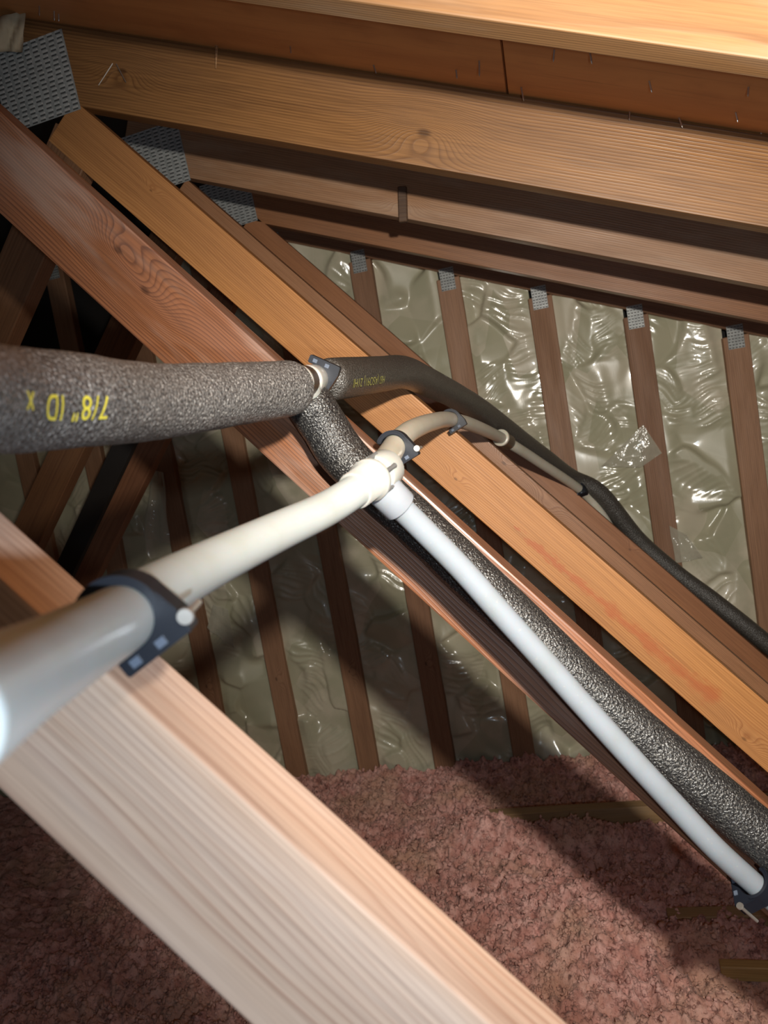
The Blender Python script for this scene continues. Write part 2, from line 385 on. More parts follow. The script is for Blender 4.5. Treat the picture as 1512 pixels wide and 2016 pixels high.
def film_height(X, Z, seed):
    """crumpled sheet: flat facets meeting at folds, some of them gathered into long sharp pleats"""
    rs = np.random.RandomState(seed)
    x0, x1, z0, z1 = X.min(), X.max(), Z.min(), Z.max()
    n = int((x1 - x0) * (z1 - z0) * 100) + 6
    cx = rs.uniform(x0, x1, n); cz = rs.uniform(z0, z1, n)
    tx = rs.normal(0, 0.16, n); tz = rs.normal(0, 0.16, n); an = rs.normal(1.35, 0.55, n)
    am = rs.choice([0.0, 0.0, 0.0, 0.004, 0.007, 0.009], n); fr = rs.uniform(30, 60, n)
    wx = X + 0.020 * pnoise(X * 9, Z * 9, seed % 7); wz = Z + 0.020 * pnoise(X * 9 + 9, Z * 9, seed % 5)
    num = np.zeros_like(X); den = np.zeros_like(X) + 1e-9
    D = np.stack([(wx - cx[i])**2 + ((wz - cz[i]) * 0.8)**2 for i in range(n)]); dm = D.min(0)
    for i in range(n):
        w = np.exp(-(D[i] - dm) / 0.0006)
        u = np.cos(an[i]) * wx + np.sin(an[i]) * wz; v = -np.sin(an[i]) * wx + np.cos(an[i]) * wz
        q = pnoise(u * fr[i] + 0.9 * pnoise(u * 9, v * 9, 5), v * fr[i] * 0.10, i % 17)
        rid = np.exp(-np.abs(q) * 5.0)
        fold = np.abs(pnoise(u * 7, v * 5, (i * 3) % 19)) * 0.005
        h = tx[i] * (X - cx[i]) + tz[i] * (Z - cz[i]) + am[i] * rid + fold
        num += w * h; den += w
    h = num / den + 0.006 * pnoise(X * 5, Z * 5, 3)
    return np.clip(h, -0.02, 0.018)
for k, x in enumerate(stud_x[:-1]):
    xa, xb = x + ST_W - 0.004, x + PITCH + 0.004
    z0 = 0.22; z1 = min(wall_top((xa + xb) / 2) + 0.04, 2.26)
    if k < 4: z1 = 1.70 + 0.05 * ((k * 7) % 3)
    far = k < 2
    nx, nz = (26, 200) if far else (46, int((z1 - z0) / 0.0042))
    gx, gz = np.meshgrid(np.linspace(xa, xb, nx), np.linspace(z0, z1, nz))
    e = np.clip(np.minimum(gx - xa, xb - gx) / 0.03, 0, 1)
    h = film_height(gx, gz, 100 + k) * (0.25 + 0.75 * e)
    gy = YW + 0.026 - h
    vs = np.stack([gx, gy, gz], -1).reshape(-1, 3)
    idx = np.arange(nx * nz).reshape(nz, nx)
    fs = np.stack([idx[:-1, :-1], idx[:-1, 1:], idx[1:, 1:], idx[1:, :-1]], -1).reshape(-1, 4)
    # backing of the batt, so it has thickness
    b = len(vs); back = np.array([[xa, YW+0.09, z0], [xb, YW+0.09, z0], [xb, YW+0.09, z1], [xa, YW+0.09, z1]])
    vs = np.vstack([vs, back])
    faces = fs.tolist() + [[b+1, b, b+3, b+2], [idx[-1, 0], idx[-1, -1], b+2, b+3]]
    mesh_obj('insulation_batt', vs.tolist(), faces, M_FILM, wall, None, True)
# torn pieces of film lapping over the studs
def torn(poly, yoff, seed, name='torn_film'):
    P = np.array([at(px, py, YW - yoff) for px, py in poly]); c = P.mean(0)
    n = 9; vs = []; fs = []
    A, B, C_, D_ = P
    for j in range(n):
        for i in range(n):
            u, v = i / (n-1), j / (n-1)
            p = (A*(1-u)+B*u)*(1-v) + (D_*(1-u)+C_*u)*v
            hh = 0.011 * float(pnoise(np.array([u*3.3+seed]), np.array([v*2.1+seed*2]), seed)[0]) + 0.006 * abs(float(pnoise(np.array([u*7.0]), np.array([v*3.0]), seed+1)[0]))
            vs.append((p[0], p[1] - hh, p[2]))
    for j in range(n-1):
        for i in range(n-1):
            fs.append((j*n+i, j*n+i+1, (j+1)*n+i+1, (j+1)*n+i))
    return mesh_obj(name, vs, fs, M_CLEAR, wall, None, True)
torn(((1266, 836), (1303, 892), (1262, 920), (1184, 918)), 0.010, 1)
torn(((1318, 1035), (1352, 1052), (1385, 1098), (1330, 1108)), 0.008, 2)
torn(((1372, 1222), (1396, 1226), (1412, 1262), (1384, 1272)), 0.010, 3)
torn(((420, 1190), (450, 1200), (462, 1278), (408, 1235)), 0.006, 4)
torn(((300, 925), (322, 930), (334, 1070), (282, 1060)), 0.006, 5)

# ------------------------------------------------------------------ floor and blown insulation
fl_o = bm_obj('floor', box_bm(-2.8, 2.0, -0.3, YW + 0.09, 0.14, 0.17), simple('ceiling_board', (0.4, 0.36, 0.32), 0.9)); tag(fl_o, kind='structure')
NX, NY = 660, 440
gx, gy = np.meshgrid(np.concatenate([np.linspace(-2.75, -1.52, 60, endpoint=False), np.linspace(-1.52, 1.15, NX - 60)]), np.linspace(0.30, YW - 0.002, NY))
def fluff_h(X, Y):
    h = 0.020 * pnoise(X * 2.2, Y * 2.2, 1) + 0.016 * pnoise(X * 6, Y * 6, 2) + 0.010 * pnoise(X * 15, Y * 15, 3)
    r = 0.034 * (0.4 - np.abs(pnoise(X * 19, Y * 19, 4))) + 0.022 * (np.abs(pnoise(X * 50, Y * 50, 5)) - 0.4) + 0.008 * (np.abs(pnoise(X * 110, Y * 110, 6)) - 0.3)
    h = h + r
    h = h + 0.05 * np.exp(-(((X + 0.1) / 0.30)**2 + ((Y - 1.62) / 0.18)**2))
    h = h + 0.058 * np.exp(-(((X - 0.0) / 0.55)**2 + ((Y - 1.99) / 0.06)**2)) + 0.055 * np.exp(-(((X + 0.34) / 0.10)**2 + ((Y - 2.05) / 0.07)**2))
    h = h + 0.018 * np.exp(-(((X - 0.3) / 0.4)**2 + ((Y - 1.58) / 0.05)**2))
    h = h + 0.022 * np.exp(-np.abs(Y - YW) / 0.05)
    return FLOOR_Z + h
gz = fluff_h(gx, gy)
vs = np.stack([gx + 0.004 * pnoise(gx * 90, gy * 90, 8), gy + 0.004 * pnoise(gx * 90 + 5, gy * 90, 9), gz], -1).reshape(-1, 3)
idx = np.arange(NX * NY).reshape(NY, NX)
fs = np.stack([idx[:-1, :-1], idx[:-1, 1:], idx[1:, 1:], idx[1:, :-1]], -1).reshape(-1, 4)
# loose nodules lying on the surface
rs = np.random.RandomState(5)
ico = bmesh.new(); bmesh.ops.create_icosphere(ico, subdivisions=1, radius=1.0)
iv = np.array([v.co[:] for v in ico.verts]); ifc = np.array([[v.index for v in f.verts] for f in ico.faces]); ico.free()
nn = 42000
qx = rs.uniform(-1.5, 1.1, nn); qy = 0.45 + (YW - 0.47) * rs.rand(nn) ** 1.25; qz = fluff_h(qx, qy)
rr = rs.uniform(0.0022, 0.0052, nn) * rs.choice([0.7, 1.0, 1.4], nn)
sc = rs.uniform(0.6, 1.3, (nn, 1, 3)); jit = rs.uniform(0.45, 1.5, (nn, len(iv), 1))
nv = iv[None] * jit * sc * rr[:, None, None] + np.stack([qx, qy, qz + rr * 0.55], -1)[:, None, :]
nf = ifc[None] + (np.arange(nn) * len(iv))[:, None, None] + len(vs)
allv = np.vstack([vs, nv.reshape(-1, 3)])
me = bpy.data.meshes.new('blown_insulation')
nt = nf.reshape(-1, 3)
me.vertices.add(len(allv)); me.vertices.foreach_set('co', allv.ravel())
loops = np.concatenate([fs.ravel(), nt.ravel()]); me.loops.add(len(loops)); me.loops.foreach_set('vertex_index', loops.astype(np.int32))
npoly = len(fs) + len(nt); me.polygons.add(npoly)
starts = np.concatenate([np.arange(len(fs)) * 4, len(fs) * 4 + np.arange(len(nt)) * 3]); me.polygons.foreach_set('loop_start', starts.astype(np.int32))
me.update(calc_edges=True); me.validate()
ins = link('blown_insulation', me, M_FLUFF)
tag(ins, 'loose pink blown fibre insulation covering the attic floor', 'insulation', None, 'stuff')

# ------------------------------------------------------------------ trusses
def truss(name_label, y, base):
    t = empty('roof_truss', base); tag(t, name_label, 'truss', 'roof trusses standing one behind another'); return t

# -- nearest truss: only its big diagonal crosses the lower left of the view
p, q, a = line_from_px((0, 1005), (1120, 2016), Y0 + T)
mw0 = frame(p[0], Y0, p[2], a)
t0 = truss('nearest roof truss, pale pinkish diagonal web filling the lower left corner', Y0, (p[0] + 0.9, Y0, FLOOR_Z - 0.1))
m0 = wood('pale_fir', (0.64, 0.44, 0.31), (0.40, 0.21, 0.13), 1, 0.0036, (-0.022, -0.066), (), 0.55, 0.8, stain=(0.50, 0.40, 0.36), weather=((0.64, 0.52, 0.44), 0.4), wob=0.021, vary=0.08)
W0 = 0.079
timber('diagonal_web', mw0, 2.1, W0, T, m0, t0, 0.0018, True, -0.45)

# -- second truss: diagonal carrying the insulated pipe, and the shallow chord at the top right
p, q, a1 = line_from_px((540, 690), (1271, 1350), Y1 + T)
mw1 = frame(p[0], Y1, p[2], a1)
t1 = truss('second roof truss, reddish brown diagonal web with the foam covered pipe lying on it', Y1, (p[0] + 1.0, Y1, FLOOR_Z - 0.1))
kn = [(*loc_px(mw1, 285, 572, Y1), 0.012), (*loc_px(mw1, 232, 492, Y1), 0.011)]
m1 = wood('red_fir', (0.225, 0.088, 0.038), (0.07, 0.024, 0.012), 2, 0.0030, (-0.035, -0.115), kn, 0.42, 0.85, stain=(0.22, 0.13, 0.11), weather=((0.34, 0.26, 0.22), 0.45), spec=0.6)
m1t = wood('red_fir_chord', (0.30, 0.155, 0.062), (0.17, 0.075, 0.028), 3, 0.0045, (-0.10, 0.03), (), 0.5, 0.6, stain=(0.30, 0.19, 0.10), weather=((0.33, 0.235, 0.16), 0.5))
W1 = 0.084
timber('diagonal_web', mw1, 2.2, W1, T, m1, t1, 0.002, True, -0.5)
p, q, ac = line_from_px((1000, 45), (1512, 137), Y1)
xs = -0.75
mwc = frame(xs, Y1, p[2] + (xs - p[0]) * math.tan(math.radians(ROOF_DEG)), ROOF_DEG)
hroof = (chord_z(0) + ROOF_UP) - (p[2] + (0 - p[0]) * math.tan(math.radians(ROOF_DEG)))
timber('top_chord', mwc, 2.6, hroof * ca - 0.001, T, m1t, t1, 0.002, False)

# -- three deep trusses with toothed plates
pA0, pA1 = at(122, 57, Y2), at(160, 215, Y2)
pl_ang = math.degrees(math.atan2(pA0[2] - pA1[2], pA0[0] - pA1[0]))       # direction of the plate's right edge
PL_H = float(np.linalg.norm(pA0 - pA1)); PL_W = 0.142
b1, b2 = plate_mesh(PL_W, PL_H, 9, 17, 0.0105, 0.0076)
# long rows run parallel to the right edge
plm = bpy.data.meshes.new('gusset_plate'); b1.to_mesh(plm); b1.free(); plm.materials.append(M_PLATE)
ptm = bpy.data.meshes.new('plate_teeth'); b2.to_mesh(ptm); b2.free(); ptm.materials.append(M_TOOTH); ptm.materials.append(M_SLOTDARK)
WEB_DEG = -50.3
def deep_truss(label, y, dz, webc, chordc, leftc, seed, webk=(), chordk=(), streak=None, ww=0.080, wline=(-0.664, 2.120), weather=None, wrough=0.5):
    t = truss(label, y, (0.5, y, FLOOR_Z - 0.1))
    mwW = frame(wline[0], y, wline[1] + dz, WEB_DEG)
    wk = [(*loc_px(mwW, px, py, y), r) for px, py, r in webk]
    stk = None
    if streak:
        s0 = loc_px(mwW, *streak[0], y); s1 = loc_px(mwW, *streak[1], y); stk = (*s0, *s1, streak[2])
    mweb = wood('web_wood_%d' % seed, *webc, seed, 0.0030, (-0.03, -0.13 + 0.01 * (seed % 3)), wk, wrough, 0.8, stk)
    timber('diagonal_web', mwW, 2.45, ww, T, mweb, t, 0.002, True, -0.03)
    xs = -0.83
    mwC = frame(xs, y, chord_z(xs), ROOF_DEG)
    ck = [(*loc_px(mwC, px, py, y), r) for px, py, r in chordk]
    mch = wood('chord_wood_%d' % seed, *chordc, seed + 30, 0.0040, (-0.04, 0.15), ck, 0.45, 0.9, weather=weather, spec=0.5)
    timber('top_chord', mwC, 2.75, CH - 0.001, T, mch, t, 0.0025, False)
    # mirrored web running down to the left
    xl, zl = -1.075, 1.578 + dz
    dl = 49.7
    s = 1.55
    mwL = frame(xl - s * math.cos(math.radians(dl)), y + 0.0012, zl - s * math.sin(math.radians(dl)), dl)
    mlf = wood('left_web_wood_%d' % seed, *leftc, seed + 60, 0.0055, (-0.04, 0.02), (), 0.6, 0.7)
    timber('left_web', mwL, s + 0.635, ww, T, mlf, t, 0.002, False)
    # connector plate
    br = np.array(at(160, 215, Y2)); off = V((br[0], y - 0.0018, br[2] + dz))
    mP = Matrix.Translation(off) @ Matrix.Rotation(-math.radians(pl_ang - 90), 4, 'Y') @ Matrix.Translation((-PL_W, 0, 0))
    g = link('gusset_plate', plm, None, t, mP)
    tt = link('plate_teeth', ptm, None, g, mP); tt['kind'] = 'stuff'
    return t, mwC, mch
t2, mwC2, mch2 = deep_truss('third roof truss, orange diagonal web with a red streak and wide golden top chord', Y2, 0.0,
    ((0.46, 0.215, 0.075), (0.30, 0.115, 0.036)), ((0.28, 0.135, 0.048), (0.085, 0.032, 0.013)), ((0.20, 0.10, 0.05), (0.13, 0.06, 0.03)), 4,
    webk=((297, 375, 0.006), (897, 943, 0.005), (1465, 1455, 0.008)), chordk=((835, 262, 0.019), (240, 140, 0.012)),
    streak=((1010, 1035), (1400, 1370), 0.019), wline=(-0.664, 2.117))
t3, mwC3, mch3 = deep_truss('fourth roof truss, brown diagonal web directly behind the orange one', Y3, 0.0,
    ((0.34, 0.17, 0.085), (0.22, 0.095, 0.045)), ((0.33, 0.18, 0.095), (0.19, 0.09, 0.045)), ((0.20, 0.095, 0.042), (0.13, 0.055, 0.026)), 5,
    wline=(-0.664, 2.104), webk=((992, 912, 0.010), (1070, 1000, 0.012)), chordk=((792, 400, 0.010),), weather=((0.36, 0.25, 0.17), 0.5))
t4, mwC4, mch4 = deep_truss('farthest of the roof trusses, reddish diagonal web close to the end wall', Y4, 0.010,
    ((0.38, 0.17, 0.075), (0.24, 0.09, 0.04)), ((0.34, 0.155, 0.07), (0.2, 0.085, 0.04)), ((0.27, 0.12, 0.06), (0.18, 0.07, 0.035)), 6, webk=((1240, 1082, 0.008),))
# bottom chords that surface from the insulation
def bottom_chord(t, y, px, py, mat, xa, xb, dz=0.0):
    z = at(px, py, y)[2] + dz
    bm_obj('bottom_chord', box_bm(xa, xb, y, y + T, z - 0.082, z, 0.002), mat, t)
m_bc = wood('bottom_chord_wood', (0.40, 0.26, 0.13), (0.26, 0.155, 0.075), 9, 0.006, (-0.03, 0.3), (), 0.7, 0.7, weather=((0.34, 0.25, 0.16), 0.5))
bottom_chord(t4, Y4, 1100, 1598, m_bc, -0.32, 1.0)
bottom_chord(t3, Y3, 1420, 1808, m_bc, 0.10, 0.9, 0.004)
# small joint block on the fourth truss's chord
pj = at(793, 405, Y3 - 0.002); 
bm_obj('joint_block', box_bm(-0.008, 0.010, -0.010, 0.002, -0.034, 0.036, 0.0015), wood('joint_wood', (0.10, 0.055, 0.03), (0.06, 0.03, 0.02), 12), t3, frame(pj[0], pj[1], pj[2], -8))

# brace between the left webs, standing in for a shaded web, painted black
pb0, pb1, ab = line_from_px((143, 1130), (257, 890), 1.84)
br = empty('shaded_brace', (pb0[0], 1.84, FLOOR_Z))
tag(br, 'narrow brace painted black as shade, slanting between the shaded webs left of the white pipe', 'brace')
mwb = frame(pb0[0], 1.84, pb0[2], ab)
timber('board', mwb, 1.35, 0.055, 0.02, simple('shade_black_wood', (0.010, 0.007, 0.006), 0.8), br, 0.0015, False, -0.75)

# scrap of yellow board half buried in front
sp = atz(1475, 1897, 0.358)
sb = bm_obj('board_scrap', box_bm(-0.055, 0.20, -0.013, 0.013, -0.03, 0.0, 0.002), wood('yellow_board', (0.52, 0.34, 0.13), (0.38, 0.22, 0.08), 14, 0.005), None, Matrix.Translation(V(sp)) @ Matrix.Rotation(math.radians(-4), 4, 'Z'))
tag(sb, 'short yellow board lying in the pink insulation at the right edge', 'board')

# splinter hanging from the golden chord
p = at(428, 108, Y2 - 0.004)
bm = bmesh.new(); add_cyl(bm, (0.004, -0.001, 0.024), (0.001, -0.004, 0.004), 0.0018, 0.0024, 6); add_cyl(bm, (0.001, -0.004, 0.004), (-0.006, -0.002, -0.020), 0.0024, 0.0006, 6)
so = bm_obj('wood_splinter', bm, wood('splinter_wood', (0.42, 0.24, 0.11), (0.22, 0.10, 0.05), 15, 0.004), None, Matrix.Translation(V(p)))
tag(so, 'thin curled wood splinter on the upper edge of the golden chord', 'splinter')
for (pa, pb) in (((222, 125), (194, 168)), ((229, 126), (248, 162))):
    A = V(at(*pa, Y2 - 0.004)); B = V(at(*pb, Y2 - 0.006)); bm = bmesh.new()
    c = (A + B) / 2; add_cyl(bm, A - c, B - c, 0.0010, 0.0007, 6)
    so = bm_obj('nail', bm, M_NAIL, None, Matrix.Translation(c))
    tag(so, ('bright bent nail leaning left beside the nearest toothed plate' if pb[0] < 220 else 'bright bent nail leaning right beside the nearest toothed plate'), 'nail')
# torn paper at the upper left
vs = []; fs = []
for j in range(8):
    for i in range(8):
        u, v = i/7, j/7
        P = at(-20 + 72*u + 10*v*math.sin(u*5), 40 + 62*v - 22*u*(1-v), Y2 - 0.016 + 0.008*math.sin(u*9 + v*5))
        vs.append(tuple(P))
for j in range(7):
    for i in range(7): fs.append((j*8+i, j*8+i+1, (j+1)*8+i+1, (j+1)*8+i))
cc = Vector(np.array(vs).mean(0)); po = mesh_obj('torn_paper', [tuple(Vector(v) - cc) for v in vs], fs, M_PAPER, None, Matrix.Translation(cc), True)
po.modifiers.new('thickness', 'SOLIDIFY').thickness = 0.002
tag(po, 'crumpled tan paper scrap above the largest toothed plate at upper left', 'paper')

# ------------------------------------------------------------------ tubes
def spline(pts, n):
    """Catmull-Rom through points; resampled evenly"""
    P = np.array(pts, float); P = np.vstack([2*P[0]-P[1], P, 2*P[-1]-P[-2]]); out = []
    for i in range(1, len(P) - 2):
        for k in range(24):
            t = k / 24; a, b, c, d = P[i-1], P[i], P[i+1], P[i+2]
            out.append(0.5*((2*b) + (-a+c)*t + (2*a-5*b+4*c-d)*t*t + (-a+3*b-3*c+d)*t**3))
    out.append(P[-2]); out = np.array(out)
    s = np.concatenate([[0], np.cumsum(np.linalg.norm(np.diff(out, axis=0), axis=1))])
    u = np.linspace(0, s[-1], n); return np.stack([np.interp(u, s, out[:, k]) for k in range(3)], -1), s[-1]
def frames(P):
    Tn = np.gradient(P, axis=0); Tn /= np.linalg.norm(Tn, axis=1)[:, None]
    N = []; a = np.array(Vector(Tn[0]).orthogonal().normalized())
    for t in Tn:
        a = a - t * (a @ t); a /= np.linalg.norm(a); N.append(a.copy())
    N = np.array(N); return Tn, N, np.cross(Tn, N)
def tube_data(P, rad, seg=32, wob=0.0, seed=0, cap=True, round_end=0.0):
    n = len(P); Tn, N, B = frames(P); rad = np.broadcast_to(np.asarray(rad, float), (n,)).copy()
    th = np.linspace(0, 2*np.pi, seg, endpoint=False)
    R = rad[:, None] * np.ones((1, seg))
    if wob > 0:
        ii, jj = np.meshgrid(np.arange(n), np.cos(th), indexing='ij')
        R = R * (1 + wob * pnoise(ii * 0.16, jj * 1.5 + 3, seed))
    v = P[:, None, :] + R[:, :, None] * (np.cos(th)[None, :, None] * N[:, None, :] + np.sin(th)[None, :, None] * B[:, None, :])
    vs = v.reshape(-1, 3); fs = []
    for i in range(n - 1):
        for j in range(seg):
            k = (j+1) % seg; fs.append((i*seg+j, i*seg+k, (i+1)*seg+k, (i+1)*seg+j))
    if cap:
        fs.append(tuple(range(seg))[::-1]); fs.append(tuple((n-1)*seg + j for j in range(seg)))
    return vs, fs
def tube(name, pts, rad, n, mat, parent=None, seg=32, wob=0.0, seed=0, profile=None, origin=None):
    P, L = spline(pts, n)
    r = np.full(n, rad)
    if profile is not None: r = profile(np.linspace(0, L, n), L)
    vs, fs = tube_data(P, r, seg, wob, seed)
    o = np.array(origin if origin is not None else P[n//2])
    ob = mesh_obj(name, (vs - o).tolist(), fs, mat, parent, Matrix.Translation(V(o)), True)
    return ob, P, L
def px3(*a): return [at(*q) for q in a]

# ---- insulated (foam covered) line
RF = 0.0238
def soft(e):
    def f(s, L): return RF * np.sqrt(np.clip(1 - 0.22 * (np.exp(-s / e) + np.exp(-(L - s) / e)), 0.4, 1))
    return f
foamL, PL_, LL = tube('foam_pipe_sleeve', px3((-190, 760, 0.225), (0, 786, 0.296), (150, 788, 0.352), (300, 791, 0.443), (450, 777, 0.545), (520, 770, 0.60), (577, 764, 0.645)), RF, 110, M_FOAM, None, 40, 0.02, 1, soft(0.0035))
tag(foamL, 'thick grey foam pipe sleeve with large yellow lettering at the left edge', 'pipe insulation', 'foam pipe sleeves')
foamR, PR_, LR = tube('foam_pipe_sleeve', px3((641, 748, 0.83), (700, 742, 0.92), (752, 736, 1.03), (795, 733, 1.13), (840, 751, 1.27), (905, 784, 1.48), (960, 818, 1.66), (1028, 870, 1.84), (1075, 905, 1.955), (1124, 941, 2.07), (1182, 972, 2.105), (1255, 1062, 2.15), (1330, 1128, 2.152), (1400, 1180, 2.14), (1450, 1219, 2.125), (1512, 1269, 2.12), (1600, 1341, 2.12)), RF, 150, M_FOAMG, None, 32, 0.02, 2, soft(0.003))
tag(foamR, 'dark foam pipe sleeve bending over the trusses towards the end wall', 'pipe insulation', 'foam pipe sleeves')
yf = Y1 - RF - 0.001
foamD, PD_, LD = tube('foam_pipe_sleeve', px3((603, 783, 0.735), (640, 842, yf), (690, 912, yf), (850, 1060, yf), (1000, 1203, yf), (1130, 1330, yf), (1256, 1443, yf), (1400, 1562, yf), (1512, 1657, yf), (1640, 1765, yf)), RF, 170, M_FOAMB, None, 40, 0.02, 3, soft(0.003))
tag(foamD, 'glossy black foam pipe sleeve running down along the reddish diagonal', 'pipe insulation', 'foam pipe sleeves')

def curved_text(body, P, L, R, px, py, y, height, parent, mat, name, flip=True, squeeze=1.0, space=1.0):
    cu = bpy.data.curves.new(name, 'FONT'); cu.body = body; cu.size = 1.0; cu.align_x = 'CENTER'; cu.align_y = 'CENTER'; cu.space_character = space; cu.resolution_u = 4
    ob = bpy.data.objects.new(name, cu); COL.objects.link(ob)
    dg = bpy.context.evaluated_depsgraph_get(); me = bpy.data.meshes.new_from_object(ob.evaluated_get(dg))
    bpy.data.objects.remove(ob, do_unlink=True)
    bm = bmesh.new(); bm.from_mesh(me); bmesh.ops.triangulate(bm, faces=bm.faces[:])
    bmesh.ops.subdivide_edges(bm, edges=[e for e in bm.edges if e.calc_length() > 0.25], cuts=2)
    # where on the tube: the spot the ray through the given pixel hits
    Tn, N, B = frames(P); d = RW @ np.array([px - CX, py - CY, F_PX]); d /= np.linalg.norm(d)
    best = None
    for i in range(len(P)):
        rel = P[i] - CAM; t = rel @ d; dist = np.linalg.norm(rel - d * t)
        tcl = Tn[i]; 
        off = abs((CAM + d * t - P[i]) @ tcl)
        sc = off + (0 if dist < R else 9)
        if best is None or sc < best[0]: best = (sc, i)
    i0 = best[1]; c = P[i0]; rel = c - CAM; t = rel @ d; near = CAM + d * t
    perp = near - c; perp -= Tn[i0] * (perp @ Tn[i0]); toc = -d - Tn[i0] * (-d @ Tn[i0]); toc /= np.linalg.norm(toc)
    pl = np.linalg.norm(perp); side = perp / (pl + 1e-9); dirv = side * min(pl / R, 0.95) + toc * math.sqrt(max(0, 1 - min(pl / R, 0.95)**2))
    up = np.cross(Tn[i0], dirv)
    if up @ (-down) < 0: up = -up
    S = np.linspace(0, L, len(P)); sg = -1 if flip else 1
    # orientation of tangent relative to the picture's right
    rt = 1 if Tn[i0] @ right > 0 else -1
    for v in bm.verts:
        u = v.co.x * height * 1.35 * squeeze * sg * rt; w = v.co.y * height * 1.35 * sg
        s = np.clip(S[i0] + u, 0, L); ctr = np.array([np.interp(s, S, P[:, k]) for k in range(3)])
        ph = w / R; q = ctr + (dirv * math.cos(ph) + up * math.sin(ph)) * (R + 0.0009)
        v.co = V(q)
    for v in bm.verts: v.co -= V(c)
    return bm_obj(name, bm, mat, parent, Matrix.Translation(V(c)))
curved_text('7/8" ID  x', PL_, LL, RF, 26, 797, 0.34, 0.0115, foamL, M_INK, 'yellow_print', True, 1.0, 1.12)
curved_text('HSI (ASO91) 21HI', PR_, LR, RF, 694, 754, 0.9, 0.0095, foamR, M_INK2, 'yellow_print', True, 1.15)

# ---- fitting of the insulated line
hot = empty('pipe_tee', at(605, 748, 0.715)); tag(hot, 'white pipe tee showing between the three grey foam sleeves', 'pipe fitting')
A = at(570, 756, 0.65); B = at(650, 741, 0.84); Pm = (A + B) / 2
def seg_cyl(name, a, b, r, mat, parent, seg=28, lip=0.0, lip_r=0.0):
    a = np.array(a); b = np.array(b); d = (b - a); L = np.linalg.norm(d)
    s = np.array([0, 0.0006, 0.0012, L*0.5, L-0.0012, L-0.0006, L]); r_ = np.array([r-0.0009, r-0.0003, r, r, r, r-0.0003, r-0.0009])
    if lip > 0:
        s = np.array([0, 0.0008, 0.0016, lip, lip+0.0006, L-0.0012, L]); r_ = np.array([lip_r-0.001, lip_r-0.0003, lip_r, lip_r, r, r, r-0.0009])
    P = a[None] + (d / L)[None] * s[:, None]
    vs, fs = tube_data(P, r_, seg); c = (a + b) / 2
    return mesh_obj(name, (vs - c).tolist(), fs, mat, parent, Matrix.Translation(V(c)), True)
seg_cyl('pipe_run', A, B, 0.0105, M_PEX, hot)
u = (B - A) / np.linalg.norm(B - A)
seg_cyl('expansion_ring', A + u*0.022, A + u*0.060, 0.0150, M_RING, hot, lip=0.006, lip_r=0.0168)
seg_cyl('expansion_ring', A + u*0.074, A + u*0.112, 0.0150, M_RING, hot)
J = A + u * 0.068
seg_cyl('branch', J, at(612, 800, 0.735), 0.0125, M_RING, hot)
for (a_, b_) in (((588, 735), (601, 742)), ((589, 768), (600, 762))):
    bm = bmesh.new(); p1 = V(at(*a_, 0.66)); p2 = V(at(*b_, 0.67)); c = (p1 + p2) / 2
    add_cyl(bm, p1 - c, p2 - c, 0.0018, 0.0012, 6); bm_obj('stop_clip', bm, M_CLIP, hot, Matrix.Translation(c))

# ---- bare white line
RP = 0.0118
cold = empty('water_pipe', at(745, 930, 0.62)); tag(cold, 'bare white plastic water pipe with a tee, running over the truss webs', 'water pipe')
pA = px3((-160, 1445, 0.105), (0, 1353, 0.150), (110, 1292, 0.193), (225, 1226, 0.245), (300, 1172, 0.292), (420, 1108, 0.37), (540, 1050, 0.455), (640, 1003, 0.53), (700, 966, 0.575), (735, 940, 0.605))
o1, P1_, L1_ = tube('pipe_near', pA, 0.0128, 90, M_PEX, cold, 36)
pB = px3((735, 940, 0.605), (755, 915, 0.66), (768, 893, 0.72), (785, 868, 0.78), (812, 846, 0.87), (850, 831, 1.02), (884, 826, 1.19), (930, 837, 1.38), (984, 861, 1.655), (1015, 880, 1.74), (1060, 909, 1.86), (1144, 966, 2.072), (1184, 1012, 2.110), (1220, 1066, 2.125), (1300, 1156, 2.13), (1400, 1232, 2.12), (1450, 1262, 2.112), (1512, 1314, 2.112), (1580, 1374, 2.112))
o2, P2_, L2_ = tube('pipe_far', pB, RP, 130, M_FAR, cold, 28)
pC = px3((742, 948, 0.615), (775, 985, 0.625), (830, 1040, 0.64), (906, 1117, 0.655), (980, 1200, 0.665), (1056, 1284, 0.675), (1150, 1390, 0.685), (1256, 1507, 0.695), (1330, 1587, 0.705), (1406, 1668, 0.715), (1480, 1736, 0.73), (1530, 1780, 0.74), (1640, 1875, 0.745))
o3, P3_, L3_ = tube('branch_pipe', pC, RP * 0.90, 100, pex_mat('bluish_pex', (0.225, 0.252, 0.285)), cold, 32)
# rings at the tee
def along(P, L, px_target):
    best = min(range(len(P)), key=lambda i: abs(project(P[i])[0] - px_target)); return P[best]
def project(p):
    c = RW.T @ (np.array(p) - CAM); return c[:2] / c[2] * F_PX + np.array([CX, CY])
a_ = along(P1_, L1_, 686); b_ = along(P1_, L1_, 733); d_ = (b_ - a_) / np.linalg.norm(b_ - a_)
seg_cyl('expansion_ring', b_ - d_*0.002, b_ - d_*0.034, 0.0150, M_RING, cold, 36, 0.0075, 0.0175)
tee_c = b_ + d_ * 0.010
seg_cyl('tee_body', b_ - d_*0.004, b_ + d_*0.022, 0.0128, M_RING, cold, 32)
seg_cyl('tee_ring', b_ + d_*0.006, b_ + d_*0.026, 0.0165, M_RING, cold, 32)
i0 = min(range(len(P3_)), key=lambda i: abs(project(P3_[i])[0] - 768)); d3 = P3_[i0+3] - P3_[i0]; d3 /= np.linalg.norm(d3)
seg_cyl('branch_ring', P3_[i0] - d3*0.020, P3_[i0] + d3*0.012, 0.0152, pex_mat('clear_ring', (0.24, 0.26, 0.295)), cold, 32)
